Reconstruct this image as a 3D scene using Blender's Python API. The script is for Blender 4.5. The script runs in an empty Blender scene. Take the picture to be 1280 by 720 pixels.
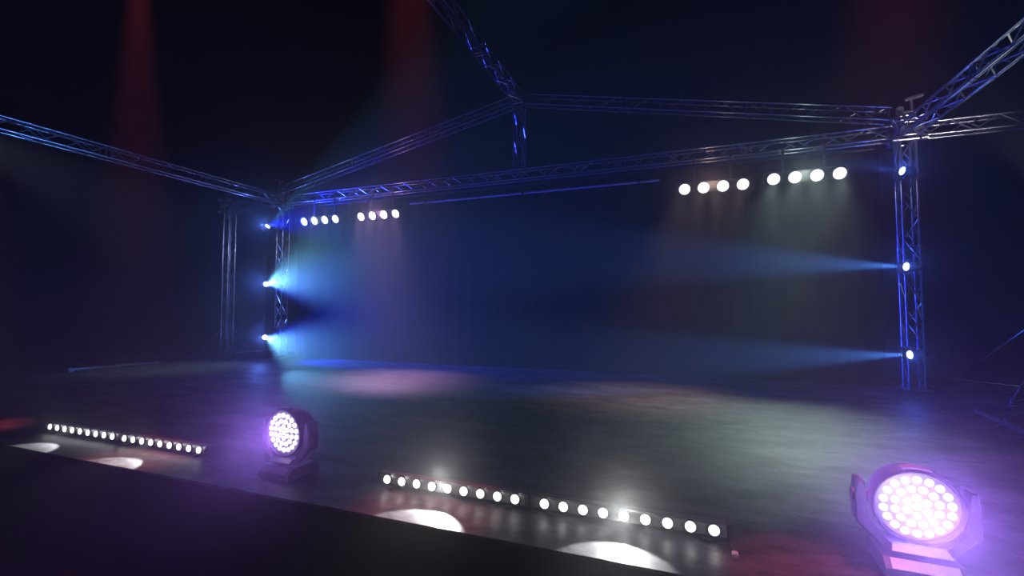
import bpy, bmesh, math, random
from mathutils import Vector, Matrix
random.seed(4)
S = bpy.context.scene
COL = S.collection
PI = math.pi
R = math.radians

# ------------------------------------------------------------------ view
S.view_settings.view_transform = 'Standard'
S.view_settings.look = 'None'
S.view_settings.gamma = 1
S.view_settings.exposure = 0
S.view_settings.use_curve_mapping = False
try:
    S.cycles.use_denoising = True
    S.cycles.denoiser = 'OPENIMAGEDENOISE'
    S.cycles.use_light_tree = True
    S.cycles.volume_bounces = 0
    S.cycles.max_bounces = 5
    S.cycles.sample_clamp_indirect = 3.0
    S.cycles.sample_clamp_direct = 0.0
except Exception:
    pass

cam = bpy.data.cameras.new('camera'); co = bpy.data.objects.new('camera', cam); COL.objects.link(co)
cam.sensor_width = 36; cam.lens = 569/1280*36; cam.clip_start = .05; cam.clip_end = 200
co.location = (0, 0, 1.5); co.rotation_euler = (R(90+2.72), 0, R(20.6))
S.camera = co

# ------------------------------------------------------------------ materials
def nodes(name):
    m = bpy.data.materials.new(name); m.use_nodes = True
    nt = m.node_tree; b = nt.nodes['Principled BSDF']
    return m, nt, b
def noise_mat(name, c1, c2, rough, metal=0, scale=8, stretch=(1, 1, 1), bump=0, r2=None, spec=.5):
    m, nt, b = nodes(name)
    tc = nt.nodes.new('ShaderNodeTexCoord'); mp = nt.nodes.new('ShaderNodeMapping')
    mp.inputs['Scale'].default_value = stretch
    nz = nt.nodes.new('ShaderNodeTexNoise'); nz.inputs['Scale'].default_value = scale; nz.inputs['Detail'].default_value = 6
    nz.inputs['Roughness'].default_value = .6
    cr = nt.nodes.new('ShaderNodeValToRGB')
    cr.color_ramp.elements[0].position = .35; cr.color_ramp.elements[0].color = (*c1, 1)
    cr.color_ramp.elements[1].position = .68; cr.color_ramp.elements[1].color = (*c2, 1)
    nt.links.new(tc.outputs['Object'], mp.inputs[0]); nt.links.new(mp.outputs[0], nz.inputs[0])
    nt.links.new(nz.outputs[0], cr.inputs[0]); nt.links.new(cr.outputs[0], b.inputs['Base Color'])
    b.inputs['Metallic'].default_value = metal; b.inputs['Roughness'].default_value = rough
    b.inputs['Specular IOR Level'].default_value = spec
    if r2 is not None:
        mr = nt.nodes.new('ShaderNodeMapRange'); mr.inputs[1].default_value = .35; mr.inputs[2].default_value = .68
        mr.inputs[3].default_value = rough; mr.inputs[4].default_value = r2
        nt.links.new(nz.outputs[0], mr.inputs[0]); nt.links.new(mr.outputs[0], b.inputs['Roughness'])
    if bump:
        bp = nt.nodes.new('ShaderNodeBump'); bp.inputs['Strength'].default_value = bump; bp.inputs['Distance'].default_value = .02
        nt.links.new(nz.outputs[0], bp.inputs['Height']); nt.links.new(bp.outputs[0], b.inputs['Normal'])
    return m
def glow_mat(name, col, strength):
    m, nt, b = nodes(name)
    b.inputs['Base Color'].default_value = (.8, .8, .8, 1)
    b.inputs['Emission Color'].default_value = (*col, 1); b.inputs['Emission Strength'].default_value = strength
    b.inputs['Roughness'].default_value = .3
    m.cycles.emission_sampling = 'NONE'
    return m

M = dict(
    alu=noise_mat('truss_aluminium', (.34, .35, .37), (.52, .53, .55), .24, .85, 14),
    steel=noise_mat('zinc_steel', (.45, .45, .47), (.62, .62, .64), .3, .8, 20),
    black=noise_mat('black_paint', (.03, .03, .035), (.055, .055, .06), .4, 0, 18),
    gloss=noise_mat('black_plastic', (.05, .05, .055), (.08, .08, .09), .3, 0, 9),
    silver=noise_mat('silver_trim', (.62, .62, .65), (.75, .75, .78), .32, .35, 14),
    curtain=noise_mat('black_curtain', (.0018, .0018, .002), (.003, .003, .0034), .9, 0, 3, spec=0),
    wall=noise_mat('dark_wall', (.003, .003, .004), (.006, .006, .007), .9, 0, 2, spec=.05),
    pit=noise_mat('dark_carpet', (.0015, .0015, .0016), (.003, .003, .0032), .95, 0, 30),
    fascia=noise_mat('black_skirt', (.002, .002, .002), (.004, .004, .004), .9, 0, 12),
    bezel=noise_mat('lamp_face', (.30, .30, .31), (.4, .4, .41), .35, .2, 12),
    floor=noise_mat('worn_stage_deck', (.019, .020, .023), (.078, .081, .087), .6, 0, 1.3, (.8, 1.6, 1), .25, .42, .4),
    grey=noise_mat('grey_anodised_metal', (.12, .12, .125), (.18, .18, .19), .35, .4, 14),
    panel=noise_mat('satin_glint_grey', (.30, .31, .32), (.40, .41, .42), .4, .1, 10),  # pale grey for the painted highlights on the near washlight
    white=glow_mat('led_white', (1, .97, .98), 2.2),
    warm=glow_mat('led_warm_white', (1, .95, .95), 2.2),
    mint=glow_mat('led_cool_white', (.95, 1, .98), 2.2),
    violet=glow_mat('led_violet', (1, .9, 1), 2.2),
    cyan=glow_mat('led_cyan', (.8, .97, 1), 3),
)
# a second, finer layer of scuffs on the deck
nt = M['floor'].node_tree; b = nt.nodes['Principled BSDF']
tc = nt.nodes.new('ShaderNodeTexCoord'); n2 = nt.nodes.new('ShaderNodeTexNoise'); mp = nt.nodes.new('ShaderNodeMapping')
mp.inputs['Scale'].default_value = (1.5, 3.0, 1); mp.inputs['Rotation'].default_value = (0, 0, R(12))
n2.inputs['Scale'].default_value = 2.2; n2.inputs['Detail'].default_value = 8; n2.inputs['Roughness'].default_value = .72; n2.inputs['Distortion'].default_value = .9
mr = nt.nodes.new('ShaderNodeMapRange'); mr.inputs[1].default_value = .38; mr.inputs[2].default_value = .63; mr.inputs[3].default_value = .3; mr.inputs[4].default_value = 1.75
mx = nt.nodes.new('ShaderNodeMix'); mx.data_type = 'RGBA'; mx.blend_type = 'MULTIPLY'; mx.inputs[0].default_value = 1
old = b.inputs['Base Color'].links[0].from_socket
nt.links.new(tc.outputs['Object'], mp.inputs[0]); nt.links.new(mp.outputs[0], n2.inputs[0]); nt.links.new(n2.outputs[0], mr.inputs[0])
nt.links.new(old, mx.inputs[6]); nt.links.new(mr.outputs[0], mx.inputs[7]); nt.links.new(mx.outputs[2], b.inputs['Base Color'])

# ------------------------------------------------------------------ mesh helpers
def fin(name, bm, mat, parent=None, smooth=True):
    bmesh.ops.recalc_face_normals(bm, faces=bm.faces)
    me = bpy.data.meshes.new(name); bm.to_mesh(me); bm.free()
    if smooth:
        for p in me.polygons: p.use_smooth = True
        try: me.set_sharp_from_angle(angle=R(35))
        except Exception: pass
    me.materials.append(mat)
    o = bpy.data.objects.new(name, me); COL.objects.link(o)
    if parent: o.parent = parent
    return o
def tag(o, label, cat, group=None):
    o['label'] = label; o['category'] = cat
    if group: o['group'] = group
    return o
def thing(name, label, cat, loc=(0, 0, 0), group=None):
    o = bpy.data.objects.new(name, None); COL.objects.link(o); o.location = loc; o.empty_display_size = .1
    return tag(o, label, cat, group)
def bar(bm, a, b_, r, n=10):
    a = Vector(a); b_ = Vector(b_); d = b_-a; L = d.length
    if L < 1e-6: return
    q = Vector((0, 0, 1)).rotation_difference(d)
    mat = Matrix.Translation((a+b_)/2) @ q.to_matrix().to_4x4()
    bmesh.ops.create_cone(bm, cap_ends=True, segments=n, radius1=r, radius2=r, depth=L, matrix=mat)
def box(bm, c, s, rot=None, bev=0):
    mat = Matrix.Translation(c) @ (rot.to_4x4() if rot else Matrix.Identity(4)) @ Matrix.Diagonal((*s, 1))
    r = bmesh.ops.create_cube(bm, size=1, matrix=mat)
    if bev:
        vs = set(r['verts']); es = [e for e in bm.edges if e.verts[0] in vs and e.verts[1] in vs]
        bmesh.ops.bevel(bm, geom=es, offset=bev, segments=2, affect='EDGES', clamp_overlap=True)
def lathe(bm, prof, mat, n=28, cap=True):
    """prof: list of (r, z) along local z."""
    rings = []
    for r, z in prof:
        rings.append([bm.verts.new(mat @ Vector((r*math.cos(2*PI*i/n), r*math.sin(2*PI*i/n), z))) for i in range(n)])
    for a, b_ in zip(rings, rings[1:]):
        for i in range(n): bm.faces.new((a[i], a[(i+1) % n], b_[(i+1) % n], b_[i]))
    if cap:
        bm.faces.new(rings[0]); bm.faces.new(rings[-1])
def prism(bm, pts, mat, depth):
    """extrude polygon pts (x,z) by depth about local y=0."""
    f = [bm.verts.new(mat @ Vector((x, -depth/2, z))) for x, z in pts]
    g = [bm.verts.new(mat @ Vector((x, depth/2, z))) for x, z in pts]
    bm.faces.new(f); bm.faces.new(g)
    n = len(pts)
    for i in range(n): bm.faces.new((f[i], f[(i+1) % n], g[(i+1) % n], g[i]))

# ------------------------------------------------------------------ truss
HW = .12          # half spacing of the chord centres
def truss(name, label, cat, a, b_, up=(0, 0, 1), group=None, joints=None, pitch=.38, hw=HW, chord_r=.025):
    a = Vector(a); b_ = Vector(b_); d = (b_-a); L = d.length; d.normalize()
    s = d.cross(Vector(up)).normalized(); u = s.cross(d).normalized()
    t = thing(name, label, cat, a, group)
    P = lambda k, i, j: d*k + s*(hw*i) + u*(hw*j)
    corners = [(-1, -1), (1, -1), (1, 1), (-1, 1)]
    for i, j in corners:
        bm = bmesh.new(); bar(bm, P(0, i, j), P(L, i, j), chord_r, 12); fin('chord', bm, M['alu'], t)
    n = max(2, round(L/pitch)); e = .05
    for c in range(4):
        p, q = corners[c], corners[(c+1) % 4]
        bm = bmesh.new()
        for k in range(n):
            k0 = e+(L-2*e)*k/n; k1 = e+(L-2*e)*(k+1)/n
            A, B = (p, q) if k % 2 == 0 else (q, p)
            bar(bm, P(k0, *A), P(k1, *B), .0145, 6)
        fin('web_bracing', bm, M['alu'], t)
    if joints is None:
        m = max(1, round(L/2.5)); joints = [L*k/m for k in range(m+1)]
    for k in joints:
        for kk in ([k-.05, k+.05] if 0.1 < k < L-.1 else [min(max(k, .03), L-.03)]):
            bm = bmesh.new()
            for c in range(4): bar(bm, P(kk, *corners[c]), P(kk, *corners[(c+1) % 4]), .016, 8)
            for i, j in corners: bar(bm, P(kk-.025, i, j), P(kk+.025, i, j), .034, 12)
            fin('joint_frame', bm, M['alu'], t)
    return t

YB = 10.72; CX = -3.82; XB, XC = -11.67, 4.04; XA, XD = -14.0, 6.36; TOP = 5.22; ZT = 4.9
def tower(label, x, y):
    t = truss('truss_tower', label, 'truss tower', (x, y, .02), (x, y, TOP), up=(0, 1, 0), group='upright truss towers', pitch=.40)
    bm = bmesh.new(); box(bm, (0, 0, -.01), (.42, .42, .02), bev=.004); fin('base_plate', bm, M['steel'], t)
    return t
tA = tower('outer upright truss tower standing at the left on diagonal outrigger struts', XA, YB)
tB = tower('upright truss tower behind the three cyan spotlights, where the left gable truss starts', XB, YB)
tC = tower('near bright upright truss tower on the right, behind a column of three blue spotlights', XC, YB)
tD = tower('outer right truss tower at the frame edge with a long diagonal strut', XD, YB)
def outrig(t, feet, rise):
    for fx, fy in feet:
        L = math.hypot(fx, fy); ux, uy = fx/L, fy/L
        bm = bmesh.new(); bar(bm, (ux*.16, uy*.16, rise), (fx, fy, .05), .02, 10); fin('diagonal_strut', bm, M['alu'], t)
        bm = bmesh.new(); bar(bm, (ux*.14, uy*.14, .05), (fx, fy, .05), .024, 10)
        bar(bm, (fx, fy, -.02), (fx, fy, .12), .014, 8); box(bm, (fx, fy, -.012), (.14, .14, .014))
        fin('outrigger_leg', bm, M['alu'], t)
outrig(tA, [(-.95, -.45), (.35, 1.0), (.95, -.42), (-.4, 1.0)], .86)
outrig(tD, [(-1.62, -1.32), (1.3, -1.2), (-1.2, 1.3)], 1.62)

# sleeve block + chain hoist head on every tower
def sleeve(label, x, arm=1):
    t = thing('sleeve_block', label, 'sleeve block', (x, YB, ZT), 'sleeve blocks on the towers')
    h = .19
    bm = bmesh.new()
    for z in (-h, h):
        for a, b_ in (((-h, -h), (h, -h)), ((h, -h), (h, h)), ((h, h), (-h, h)), ((-h, h), (-h, -h))):
            bar(bm, (*a, z), (*b_, z), .024, 10)
    for sx in (-1, 1):
        for sy in (-1, 1): bar(bm, (sx*h, sy*h, -h-.03), (sx*h, sy*h, h+.03), .024, 10)
    fin('block_frame', bm, M['alu'], t)
    for sx in (-1, 1):
        for sz in (-1, 1):
            bm = bmesh.new(); lathe(bm, [(.03, -.05), (.045, -.05), (.045, .05), (.03, .05)], Matrix.Translation((sx*(h+.03), -h-.02, sz*h)) @ Matrix.Rotation(PI/2, 4, 'Y'), 12)
            box(bm, (sx*(h+.03), -h-.075, sz*h), (.05, .05, .03), bev=.006)
            fin('clamp', bm, M['steel'], t)
    for sx in (-1, 1):
        bm = bmesh.new(); lathe(bm, [(.035, -.03), (.05, -.03), (.05, .03), (.035, .03)], Matrix.Translation((sx*.1, -h-.045, 0)) @ Matrix.Rotation(PI/2, 4, 'X'), 14)
        fin('guide_wheel', bm, M['steel'], t)
    t2 = thing('tower_head', label.replace('sleeve block around', 'pulley head on top of'), 'pulley head', (x, YB, TOP), 'pulley heads on the towers')
    bm = bmesh.new(); box(bm, (0, 0, .03), (.34, .34, .03), bev=.005); fin('top_plate', bm, M['steel'], t2)
    bm = bmesh.new(); bar(bm, (arm*.08, -.12, .04), (arm*.08, -.12, .27), .022, 10); fin('stem', bm, M['steel'], t2)
    bm = bmesh.new(); box(bm, (arm*.12, -.12, .30), (.3, .06, .06), Matrix.Rotation(R(-12*arm), 3, 'Y'), .01); fin('arm', bm, M['steel'], t2)
    bm = bmesh.new(); lathe(bm, [(.02, -.02), (.06, -.02), (.045, 0), (.06, .02), (.02, .02)], Matrix.Translation((-arm*.1, -.12, .1)) @ Matrix.Rotation(PI/2, 4, 'X'), 16)
    fin('pulley_wheel', bm, M['steel'], t2)
sleeve('silver sleeve block around the outer left truss tower', XA, -1)
sleeve('silver sleeve block around the tower behind the cyan spotlights', XB, -1)
sleeve('bright silver sleeve block around the near right truss tower', XC, 1)
sleeve('silver sleeve block around the outer right tower beyond the frame edge', XD, 1)

e = .22
truss('horizontal_truss', 'long horizontal truss across the back of the stage carrying the four-lamp blinders', 'truss', (XB+e, YB, ZT), (XC-e, YB, ZT), group='roof trusses')
truss('horizontal_truss', 'short horizontal truss bridging the two left towers', 'truss', (XA+e, YB, ZT), (XB-e, YB, ZT), group='roof trusses')
truss('horizontal_truss', 'short horizontal wing truss running right from the near tower out of frame', 'truss', (XC+e, YB, ZT), (XD-e, YB, ZT), group='roof trusses')
truss('side_truss', 'long dim side truss reaching forward overhead from the left towers', 'truss', (XB, YB-e, ZT), (XB, 1.5, ZT), group='roof trusses')
truss('side_truss', 'brightly lit side truss climbing to the upper right corner of the picture', 'truss', (XC, YB-e, ZT), (XC, 1.5, ZT), group='roof trusses')
AP = (CX, YB, 6.86)
truss('gable_truss', 'blue-lit sloping gable truss from the left tower up to the apex', 'truss', (XB+.24, YB, ZT+.37), (CX-.2, YB, 6.80), group='roof trusses')
truss('gable_truss', 'dim sloping gable truss from the apex down to the near right tower', 'truss', (XC-.24, YB, ZT+.37), (CX+.2, YB, 6.80), group='roof trusses')
truss('king_post', 'short vertical truss post under the gable apex', 'truss', (CX, YB, ZT+.16), (CX, YB, 6.66), up=(0, 1, 0), group='roof trusses')
truss('ridge_truss', 'dark ridge truss running forward and up from the gable apex', 'truss', (CX, YB-.2, 6.85), (CX, 1.5, 6.85), group='roof trusses')
t = thing('apex_node', 'steel corner node joining the trusses at the gable apex', 'truss node', AP)
bm = bmesh.new()
for z in (-.15, .15):
    for a, b_ in (((-.15, -.15), (.15, -.15)), ((.15, -.15), (.15, .15)), ((.15, .15), (-.15, .15)), ((-.15, .15), (-.15, -.15))): bar(bm, (*a, z), (*b_, z), .024, 10)
for sx in (-1, 1):
    for sy in (-1, 1): bar(bm, (sx*.15, sy*.15, -.17), (sx*.15, sy*.15, .17), .024, 10)
fin('node_frame', bm, M['alu'], t)
bm = bmesh.new(); bmesh.ops.create_uvsphere(bm, u_segments=16, v_segments=10, radius=.075, matrix=Matrix.Translation((-.15, -.2, .1))); fin('ball_joint', bm, M['steel'], t)

# ------------------------------------------------------------------ setting
def struct(name, bm, m, smooth=False):
    o = fin(name, bm, m, smooth=smooth); o['kind'] = 'structure'; return o
DX0, DX1, DY0, DY1 = -17.5, 9.5, 2.82, 12.6
bm = bmesh.new(); box(bm, ((DX0+DX1)/2, (DY0+DY1)/2, -.011), (DX1-DX0, DY1-DY0, .022), bev=.003); struct('floor_stage', bm, M['floor'])
bm = bmesh.new(); box(bm, ((DX0+DX1)/2, DY0+.03, -.56), (DX1-DX0-.04, .04, 1.07)); struct('trim_stage_front', bm, M['fascia'])
bm = bmesh.new(); box(bm, (-4, 6, -1.15), (40, 32, .1)); struct('floor', bm, M['pit'])
bm = bmesh.new(); box(bm, (-4, 20, 4), (40, .2, 10.4)); struct('wall_back', bm, M['wall'])
bm = bmesh.new(); box(bm, (-23, 6, 4), (.2, 28, 10.4)); struct('wall_left', bm, M['wall'])
bm = bmesh.new(); box(bm, (15, 6, 4), (.2, 28, 10.4)); struct('wall_right', bm, M['wall'])
bm = bmesh.new(); box(bm, (-4, 6, 9.25), (40, 28, .1)); struct('ceiling', bm, M['wall'])

# pleated black backdrop between the inner towers, hung under the back truss
def curtain():
    bm = bmesh.new(); x0, x1 = -11.42, 3.72; n = 460; Y = 11.05; rows = [.01, 1.2, 2.4, 3.6, 4.72]
    g = []
    for z in rows:
        g.append([bm.verts.new((x0+(x1-x0)*i/n, Y+.014*math.sin(i*2*PI/11)+.012*math.sin(i*.37+z), z)) for i in range(n+1)])
    for a, b_ in zip(g, g[1:]):
        for i in range(n): bm.faces.new((a[i], a[i+1], b_[i+1], b_[i]))
    bmesh.ops.solidify(bm, geom=bm.faces[:], thickness=.006)
    return bm
t = thing('stage_backdrop', 'wide black pleated curtain hanging behind the back truss down to the stage', 'curtain', (0, 0, 0))
fin('cloth', curtain(), M['curtain'], t)
bm = bmesh.new(); bar(bm, (-11.4, 11.05, 4.74), (3.7, 11.05, 4.74), .02, 10); fin('hanging_rail', bm, M['black'], t)

# thin pale pipe hung between the blinders
t = thing('hanging_pipe', 'thin pale pipe hanging level under the back truss between the blinder lamps', 'pipe', (0, 0, 0))
bm = bmesh.new(); bar(bm, (-6.98, 10.6, 4.40), (-.45, 10.6, 4.40), .028, 12); fin('tube', bm, M['silver'], t)
for x in (-6.5, -3.7, -.9):
    bm = bmesh.new(); bar(bm, (x, 10.6, 4.42), (x, 10.6, 4.76), .006, 6); lathe(bm, [(.03, -.02), (.045, -.02), (.045, .02), (.03, .02)], Matrix.Translation((x, 10.6, 4.40)) @ Matrix.Rotation(PI/2, 4, 'Y'), 12)
    fin('hanger', bm, M['black'], t)

# low steel beams lying at the stage sides
def beam(label, p, q):
    p = Vector((*p, 0)); q = Vector((*q, 0)); d = q-p; L = d.length
    t = thing('floor_beam', label, 'floor beam', p)
    rot = Matrix.Rotation(math.atan2(d.y, d.x), 3, 'Z')
    bm = bmesh.new(); box(bm, d/2+Vector((0, 0, .05)), (L, .05, .05), rot, .006); fin('rail', bm, M['grey'], t)
    for k in (.03, .5, .97):
        bm = bmesh.new(); box(bm, d*k+Vector((0, 0, .014)), (.09, .16, .028), rot, .004); bar(bm, d*k+Vector((0, 0, .02)), d*k+Vector((0, 0, .11)), .016, 8); fin('screw_foot', bm, M['grey'], t)
beam('low steel beam on the dark stage floor at far left', (-13.95, 6.6), (-13.55, 8.4))
beam('low steel beam lying left of the outer left tower foot', (-15.1, 9.25), (-14.35, 9.95))
beam('low steel beam on the stage floor at the right edge of the picture', (3.9, 8.5), (3.72, 6.9))

# ------------------------------------------------------------------ lamps
def spot(name, loc, to, col, power, half, blend=.6, r=.03):
    l = bpy.data.lights.new(name, 'SPOT'); l.color = col; l.energy = power; l.spot_size = R(2*half); l.spot_blend = blend; l.shadow_soft_size = r
    o = bpy.data.objects.new(name, l); COL.objects.link(o); o.location = loc
    o.rotation_euler = (Vector(to)).to_track_quat('-Z', 'Y').to_euler(); return o
def point(name, loc, col, power, r=.03):
    l = bpy.data.lights.new(name, 'POINT'); l.color = col; l.energy = power; l.shadow_soft_size = r
    o = bpy.data.objects.new(name, l); COL.objects.link(o); o.location = loc; return o
def facing(d):
    return Vector(d).to_track_quat('Z', 'Y').to_matrix()

# six small moving heads on the inner towers
BLUE = (.012, .03, 1.0); CY = (.17, .56, 1.0)
HEADS = [
    (-1, 4.00, (.84, -.02, .53), 'upper cyan spotlight, at the top of the left trio, aimed up at the truss corner'),
    (-1, 2.26, (.885, -.465, .03), 'middle cyan spotlight of the left trio beaming across the stage'),
    (-1, .68, (.885, -.465, -.05), 'lowest cyan spotlight of the left trio just above the stage floor'),
    (1, 4.01, (-.93, -.3, .14), 'upper blue spotlight on the near right tower, under the sleeve block'),
    (1, 2.27, (-.93, -.3, .04), 'middle blue spotlight on the near right tower'),
    (1, .70, (-.93, -.3, -.02), 'lowest blue spotlight on the near right tower, near its foot'),
]
for side, z, d, lab in HEADS:
    X = 3.74 if side > 0 else -11.60; Y = 10.09
    ox = (XC if side > 0 else XB)
    d = Vector(d).normalized()
    t = thing('moving_head_spotlight', lab, 'spotlight', (ox, YB-.16, z), 'spotlights on the towers')
    c = Vector((X-ox, Y-YB+.16, 0)) - d*.06       # head centre, local
    # bracket: clamps to the chords and reaches out
    bm = bmesh.new(); box(bm, (0, -.03, 0), (.36, .05, .10), bev=.01)
    for s in (-1, 1): box(bm, (s*.12, .03, 0), (.07, .07, .06), bev=.012)
    fin('mounting_bracket', bm, M['black'], t)
    bc = Vector((c.x*.75, -.14, 0))
    bm = bmesh.new(); box(bm, bc, (.24, .16, .2), bev=.025); fin('base', bm, M['black'], t)
    side_v = d.cross(Vector((0, 0, 1))).normalized(); 
    upv = side_v.cross(d).normalized()
    bm = bmesh.new()
    for s in (-1, 1):
        p0 = bc+Vector((0, -.06, s*.09)); p1 = c+upv*(s*.125)
        bar(bm, p0, p1+(p0-p1)*.1, .02, 8); bar(bm, p1+(p0-p1)*.1, c+upv*(s*.09), .022, 8)
    fin('yoke', bm, M['black'], t)
    F = Matrix.Translation(c) @ facing(d).to_4x4()
    bm = bmesh.new(); lathe(bm, [(.03, -.17), (.07, -.16), (.085, -.1), (.088, .02), (.088, .05), (.078, .055), (.075, .04)], F, 24); fin('head', bm, M['black'], t)
    bm = bmesh.new(); lathe(bm, [(.072, .040), (.066, .052), (.045, .06), (.018, .064)], F, 24); fin('lens', bm, M['cyan'], t)
    w = Vector((ox, YB-.16, z)) + c + d*.12
    if side < 0:
        spot('cyan_beam', w, d, CY if z < 3.5 else (.10, .42, 1), 3300 if z < 3.5 else 3000, 11.5 if z < 3.5 else 10, .9)
        spot('blue_spill', w, (1, .22, .12 if z > 3 else -.03), BLUE, 7500 if z < 3.5 else 4200, 34, 1.0)
    else:
        spot('blue_beam', w, d, (.08, .29, 1.0), {4.01: 1000, 2.27: 9500, .70: 9500}[z], 9, .8)
        spot('blue_spill', w, d, BLUE, 350, 22, 1.0)
    # the lens glow seen from the front
    point('lens_glow', w + Vector((0, -.22, 0)), (.05, .14, 1.0) if side > 0 else (.09, .2, 1), 13 if side > 0 else 34, .03)

# four blinders with four lamps each under the back truss
BL = [(-10.52, -9.36, 4.12, 'mint', (.7, 1, .95), 'hanging blinder of four white lamps, first from the left, next to the tower', (-2.1, -2.3, -4.1), .62),
      (-8.46, -7.31, 4.12, 'warm', (.92, .48, .95), 'hanging blinder of four pinkish lamps over the purple haze', (1.8, -1.7, -4.1), 2.1),
      (.07, 1.20, 4.10, 'warm', (1, .66, .52), 'hanging blinder of four warm white lamps right of the pale pipe', (-1.4, -1.9, -4.1), 1.0),
      (1.76, 2.89, 4.15, 'mint', (.78, 1, .88), 'hanging blinder of four cool white lamps closest to the right tower', (-1.3, -3.3, -4.1), 1.4)]
for x0, x1, z, mat, col, lab, aim, pw in BL:
    xc = (x0+x1)/2; Y = 10.40
    t = thing('blinder_light', lab, 'stage light', (xc, Y, z), 'four-lamp blinders under the back truss')
    F0 = facing((0, -1, -.42))
    bm = bmesh.new(); box(bm, (0, .11, .045), (x1-x0+.34, .12, .22), F0.to_3x3() @ Matrix.Rotation(PI/2, 3, 'X'), .02); fin('housing', bm, M['black'], t)
    for i in range(4):
        xx = -(x1-x0)/2 + (x1-x0)*i/3
        F = Matrix.Translation((xx, .02, 0)) @ F0.to_4x4()
        bm = bmesh.new(); lathe(bm, [(.06, -.09), (.115, -.05), (.135, .0), (.135, .03), (.122, .03), (.112, .01)], F, 26); rf = fin('reflector', bm, M['black'], t)
        bm = bmesh.new(); lathe(bm, [(.112, .012), (.09, .024), (.05, .032), (.01, .034)], F, 26); fin('lens', bm, M[mat], rf)
    for s in (-1, 1):
        bm = bmesh.new(); xx = s*(x1-x0)*.32
        box(bm, (xx, .16, .14), (.04, .02, .22), bev=.004); box(bm, (xx, .19, .40), (.05, .03, .42), bev=.004)
        lathe(bm, [(.028, -.025), (.042, -.025), (.042, .025), (.028, .025)], Matrix.Translation((xx, YB-HW-Y, ZT-HW-z)) @ Matrix.Rotation(PI/2, 4, 'Y'), 14)
        fin('hook_clamp', bm, M['black'], t)
    point('blinder_glow', (xc, Y-.2, z-.02), col, 7*pw, .12)
    for k in (0, .333, .667, 1):
        spot('blinder_wash', (x0+(x1-x0)*k, Y-.1, z-.05), aim, col, 300*pw, 21, 1.0, .10)

# four long led battens lying along the front edge
BAT = [(61, 139, -7.10, 0), (154, 247, 0, 0)]
YL = 3.30; ZL = .075
import mathutils
def xat(px):      # where the column of picture x px crosses the batten row
    a = math.atan((px-640)/569.0) - R(20.6)
    return (YL-.03)*math.tan(a)
def xat2(px, py):
    p = R(2.72); yw = R(20.6)
    fw = Vector((-math.sin(yw)*math.cos(p), math.cos(yw)*math.cos(p), math.sin(p))); rt = Vector((math.cos(yw), math.sin(yw), 0)); up = rt.cross(fw)
    d = fw*569+rt*(px-640)-up*(py-360); return d.x/d.y*(YL-.03)
BATS = [((61, 546), (139, 557.5), 'long white led batten at the far left of the stage edge', .55),
        ((154, 560), (247, 575), 'long white led batten on the stage edge left of the smaller washlight', .6),
        ((483, 612), (643, 637.5), 'long white led batten near the middle of the stage edge', 1.0),
        ((680, 643), (893, 677), 'long white led batten nearest the camera with its silver end cap showing', 1.0)]
for (pa, pb, lab, pw) in BATS:
    x0 = xat2(*pa); x1 = xat2(*pb); n = 9; sp = (x1-x0)/(n-1); xc = (x0+x1)/2
    t = thing('led_batten', lab, 'light batten', (xc, YL, 0), 'led battens along the stage edge')
    Lh = (x1-x0)/2+.085
    bm = bmesh.new(); box(bm, (0, .025, ZL), (2*Lh, .075, .09), bev=.008); fin('housing', bm, M['grey'], t)
    for s in (-1, 1):
        bm = bmesh.new(); box(bm, (s*(Lh+.008), .025, ZL), (.016, .085, .095), bev=.004); fin('end_cap', bm, M['gloss'], t)
        bm = bmesh.new(); box(bm, (s*Lh*.8, .03, .014), (.05, .16, .012), bev=.003); box(bm, (s*Lh*.8, .075, .05), (.05, .012, .08), bev=.003)
        fin('foot_bracket', bm, M['black'], t)
    for i in range(n):
        xx = -(x1-x0)/2+i*sp
        F = Matrix.Translation((xx, -.016, ZL)) @ facing((0, -1, .1)).to_4x4()
        bm = bmesh.new(); lathe(bm, [(.039, -.005), (.041, .006), (.035, .006)], F, 18); rim = fin('lens_rim', bm, M['black'], t)
        bm = bmesh.new(); lathe(bm, [(.035, .004), (.030, .013), (.017, .018), (.003, .019)], F, 18); fin('lens', bm, M['white'], rim)
        point('cell_glow', (xc+xx, YL-.065, ZL+.01), (.95, .95, 1), .14*pw, .012)
    l = spot('batten_wash', (xc, YL-.085, ZL+.065), (0, -1, -.44), (1, .97, .98), 110*pw, 15, .3, .015); l.scale = (3.6, 1, 1)
    spot('batten_glow', (xc, YL-.09, ZL+.06), (.12, -1, .85), (1, .98, 1), 27*pw, 36, .7, .03)

# small safety clip on the deck beside the nearest batten
t = thing('cable_connector', 'tiny silver connector lying in front of the end of the nearest batten', 'connector', (.27, 3.13, 0))
bm = bmesh.new(); box(bm, (0, 0, .014), (.035, .05, .028), bev=.004); fin('plug_body', bm, M['silver'], t)
bm = bmesh.new(); bar(bm, (0, .02, .016), (-.01, .12, .012), .006, 8); fin('cable_stub', bm, M['black'], t)

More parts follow.
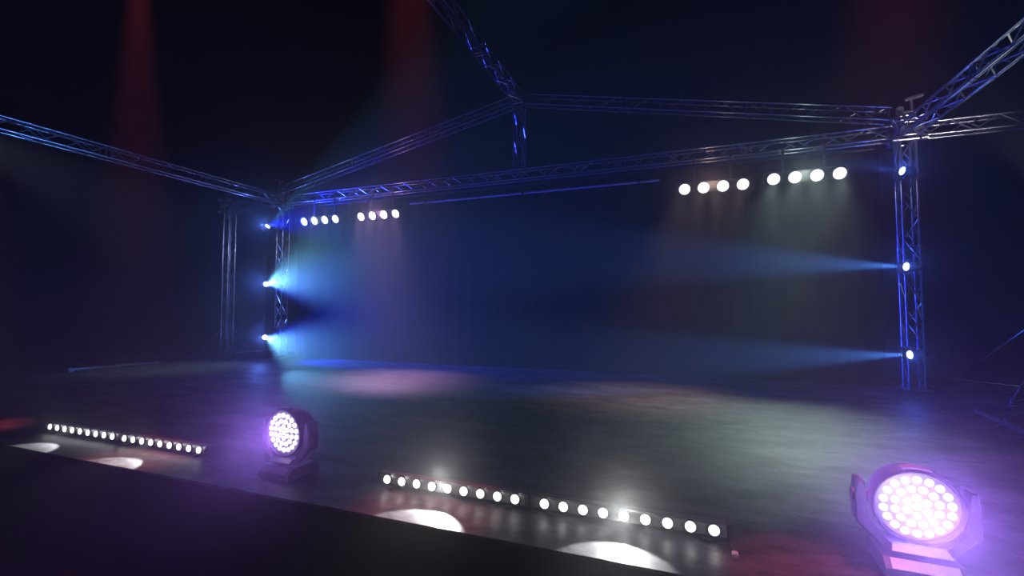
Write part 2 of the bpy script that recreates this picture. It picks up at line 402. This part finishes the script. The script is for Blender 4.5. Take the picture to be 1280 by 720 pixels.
# two big washlights facing the audience
def wash(label, X, Y, az, tilt, strip, zc=.40, group='violet washlights on the stage floor'):
    t = thing('moving_head_washlight', label, 'washlight', (X, Y, 0), group)
    rz = Matrix.Rotation(az, 4, 'Z')          # az=0 faces -Y
    W = .235
    bm = bmesh.new()
    prism(bm, [(-.17, .015), (.17, .015), (.17, .07), (.12, .115), (-.12, .115), (-.17, .07)], rz @ Matrix.Rotation(PI/2, 4, 'Z'), .36)
    fin('base', bm, M['gloss'], t)
    bm = bmesh.new()
    for sx in (-1, 1):
        for sy in (-1, 1):
            c = rz @ Vector((sx*.14, sy*.13, .009)); box(bm, c, (.05, .05, .018), rz.to_3x3(), .005)
    fin('rubber_feet', bm, M['black'], t)
    # base front strip, paler on the near lamp in place of a lit facet
    bm = bmesh.new()
    q = [rz @ Vector(p) for p in ((-.15, -.1705, .0745), (.15, -.1705, .0745), (.15, -.125, .1145), (-.15, -.125, .1145))]
    nrm = (q[1]-q[0]).cross(q[3]-q[0]).normalized()*.004
    v = [bm.verts.new(p+nrm) for p in q] + [bm.verts.new(p-nrm) for p in q]
    bm.faces.new(v[:4]); bm.faces.new(v[4:])
    for i in range(4): bm.faces.new((v[i], v[(i+1) % 4], v[4+(i+1) % 4], v[4+i]))
    fin('base_glint_strip', bm, M[strip], t)
    # yoke: one U shaped arm
    prof = [(-W-.035, zc+.10), (-W-.045, zc), (-W-.045, .26), (-.15, .13), (.15, .13), (W+.045, .26), (W+.045, zc), (W+.035, zc+.10),
            (W+.0, zc+.10), (W-.005, zc), (W-.005, .27), (.13, .165), (-.13, .165), (-W+.005, .27), (-W+.005, zc), (-W, zc+.10)]
    bm = bmesh.new(); prism(bm, prof, rz, .12)
    bmesh.ops.bevel(bm, geom=[e_ for e_ in bm.edges], offset=.007, segments=1, affect='EDGES', clamp_overlap=True)
    fin('yoke', bm, M['gloss'], t)
    bm = bmesh.new(); bar(bm, rz @ Vector((0, 0, .11)), rz @ Vector((0, 0, .135)), .09, 20); fin('pan_bearing', bm, M['black'], t)
    bm = bmesh.new()
    q = [rz @ Vector(p) for p in ((-.135, -.125, .150), (.135, -.125, .150), (.12, -.066, .178), (-.12, -.066, .178))]
    v = [bm.verts.new(p) for p in q] + [bm.verts.new(p+Vector((0, 0, .004))) for p in q]
    bm.faces.new(v[:4]); bm.faces.new(v[4:])
    for i in range(4): bm.faces.new((v[i], v[(i+1) % 4], v[4+(i+1) % 4], v[4+i]))
    fin('yoke_glint_strip', bm, M[strip], t)  # pale colour stands for light caught on the yoke crossbar
    d = (rz @ Vector((0, -math.cos(tilt), math.sin(tilt)))).normalized()
    F = Matrix.Translation((0, 0, zc)) @ rz @ Matrix.Rotation(PI/2-tilt, 4, 'X')
    bm = bmesh.new(); lathe(bm, [(.09, -.17), (.15, -.15), (.19, -.08), (.215, .03), (.215, .075), (.205, .085), (.195, .078), (.192, .06)], F, 8*4)
    hd = fin('head', bm, M['gloss'], t)
    bm = bmesh.new(); lathe(bm, [(.192, .055), (.192, .066), (.05, .068), (.001, .068)], F, 36); fin('led_plate', bm, M['bezel'], hd)
    bm = bmesh.new()
    for k in range(5):
        a0 = R(72+36*k/5); a1 = R(72+36*(k+1)/5)
        q = [F @ Vector((rr*math.cos(a), rr*math.sin(a), zz)) for rr in (.213, .224) for a, zz in ((a0, .02), (a1, .02), (a1, .07), (a0, .07))]
        v = [bm.verts.new(p) for p in q]
        for f in ((0, 1, 2, 3), (4, 5, 6, 7), (0, 1, 5, 4), (1, 2, 6, 5), (2, 3, 7, 6), (3, 0, 4, 7)): bm.faces.new([v[i] for i in f])
    fin('top_glint_strip', bm, M[strip], hd)  # strip coloured pale for the highlight on top of the head
    for sx in (-1, 1):
        bm = bmesh.new(); bar(bm, rz @ Vector((sx*(W-.035), 0, zc)), rz @ Vector((sx*(W+.055), 0, zc)), .035, 18); fin('tilt_pivot', bm, M['black'], t)
    cells = [(0, 0)]
    for n_, r_ in ((6, .052), (12, .102), (18, .155)):
        for i in range(n_): a = 2*PI*(i+.5)/n_; cells.append((r_*math.cos(a), r_*math.sin(a)))
    for x, y in cells:
        bm = bmesh.new(); lathe(bm, [(.0205, .066), (.0195, .074), (.012, .080), (.002, .082)], F @ Matrix.Translation((x, y, 0)), 14)
        fin('led_lens', bm, M['violet'], hd)
    w = Vector((X, Y, zc))+d*.1
    return w, d
V = (.38, .16, 1.0)
w, d = wash('large violet-white washlight close to the camera at the bottom right', 1.215, 3.316, R(-3), R(-6), 'panel')
spot('violet_beam', w+d*.03, d+Vector((.05, 0, .15)), V, 290, 46, 1.0, .15)
point('violet_glow', w+d*.4, (.45, .38, 1), 14, .16)
w, d = wash('smaller violet-white washlight farther along the stage edge, left of the middle battens', -3.376, 3.228, R(-2), R(-3), 'gloss')
spot('violet_beam', w+d*.03, d+Vector((.1, 0, .30)), V, 170, 58, 1.0, .15)
point('violet_glow', w+d*.4, (.45, .25, 1), 8, .16)

# red downlights over the front edge (above the frame)
for X, dx in ((-8.72, .04), (-5.41, .04), (-2.07, .04), (1.40, -.11)):
    spot('red_beam', (X, 3.0, 5.75), (dx, .0, -1), (1, .10, .17), 2100, 7, 1.0, .05)
# unseen lamp added to brighten the right side truss chords
spot('truss_fill', (6.8, 11.6, 3.2), Vector((4.1, 8.4, 4.9))-Vector((6.8, 11.6, 3.2)), (1, .97, .92), 330, 8, .8, .08)
spot('side_fill', (6.6, 5.6, 2.6), Vector((4.5, 10.4, 4.95))-Vector((6.6, 5.6, 2.6)), (.95, .85, 1), 850, 12, .9, .06)  # unseen fill added for the right sleeve block and wing truss
spot('side_fill', (-10.4, 3.1, 4.4), Vector((-13.6, 10.6, 2.8))-Vector((-10.4, 3.1, 4.4)), (.55, .62, 1), 700, 19, .9, .06)  # unseen fill added so the outer left tower shows

# ------------------------------------------------------------------ haze in the hall
wd = bpy.data.worlds.new('hall_haze'); S.world = wd; wd.use_nodes = True
nt = wd.node_tree
bg = nt.nodes['Background']; bg.inputs[0].default_value = (0, 0, 0, 1); bg.inputs[1].default_value = 0
vs = nt.nodes.new('ShaderNodeVolumeScatter'); vs.inputs['Density'].default_value = .0085; vs.inputs['Anisotropy'].default_value = .15
vs.inputs['Color'].default_value = (1, 1, 1, 1)
v2 = nt.nodes.new('ShaderNodeVolumeScatter'); v2.inputs['Density'].default_value = .011; v2.inputs['Anisotropy'].default_value = .9
v2.inputs['Color'].default_value = (1, 1, 1, 1)
ad = nt.nodes.new('ShaderNodeAddShader'); nt.links.new(vs.outputs[0], ad.inputs[0]); nt.links.new(v2.outputs[0], ad.inputs[1])
nt.links.new(ad.outputs[0], nt.nodes['World Output'].inputs['Volume'])
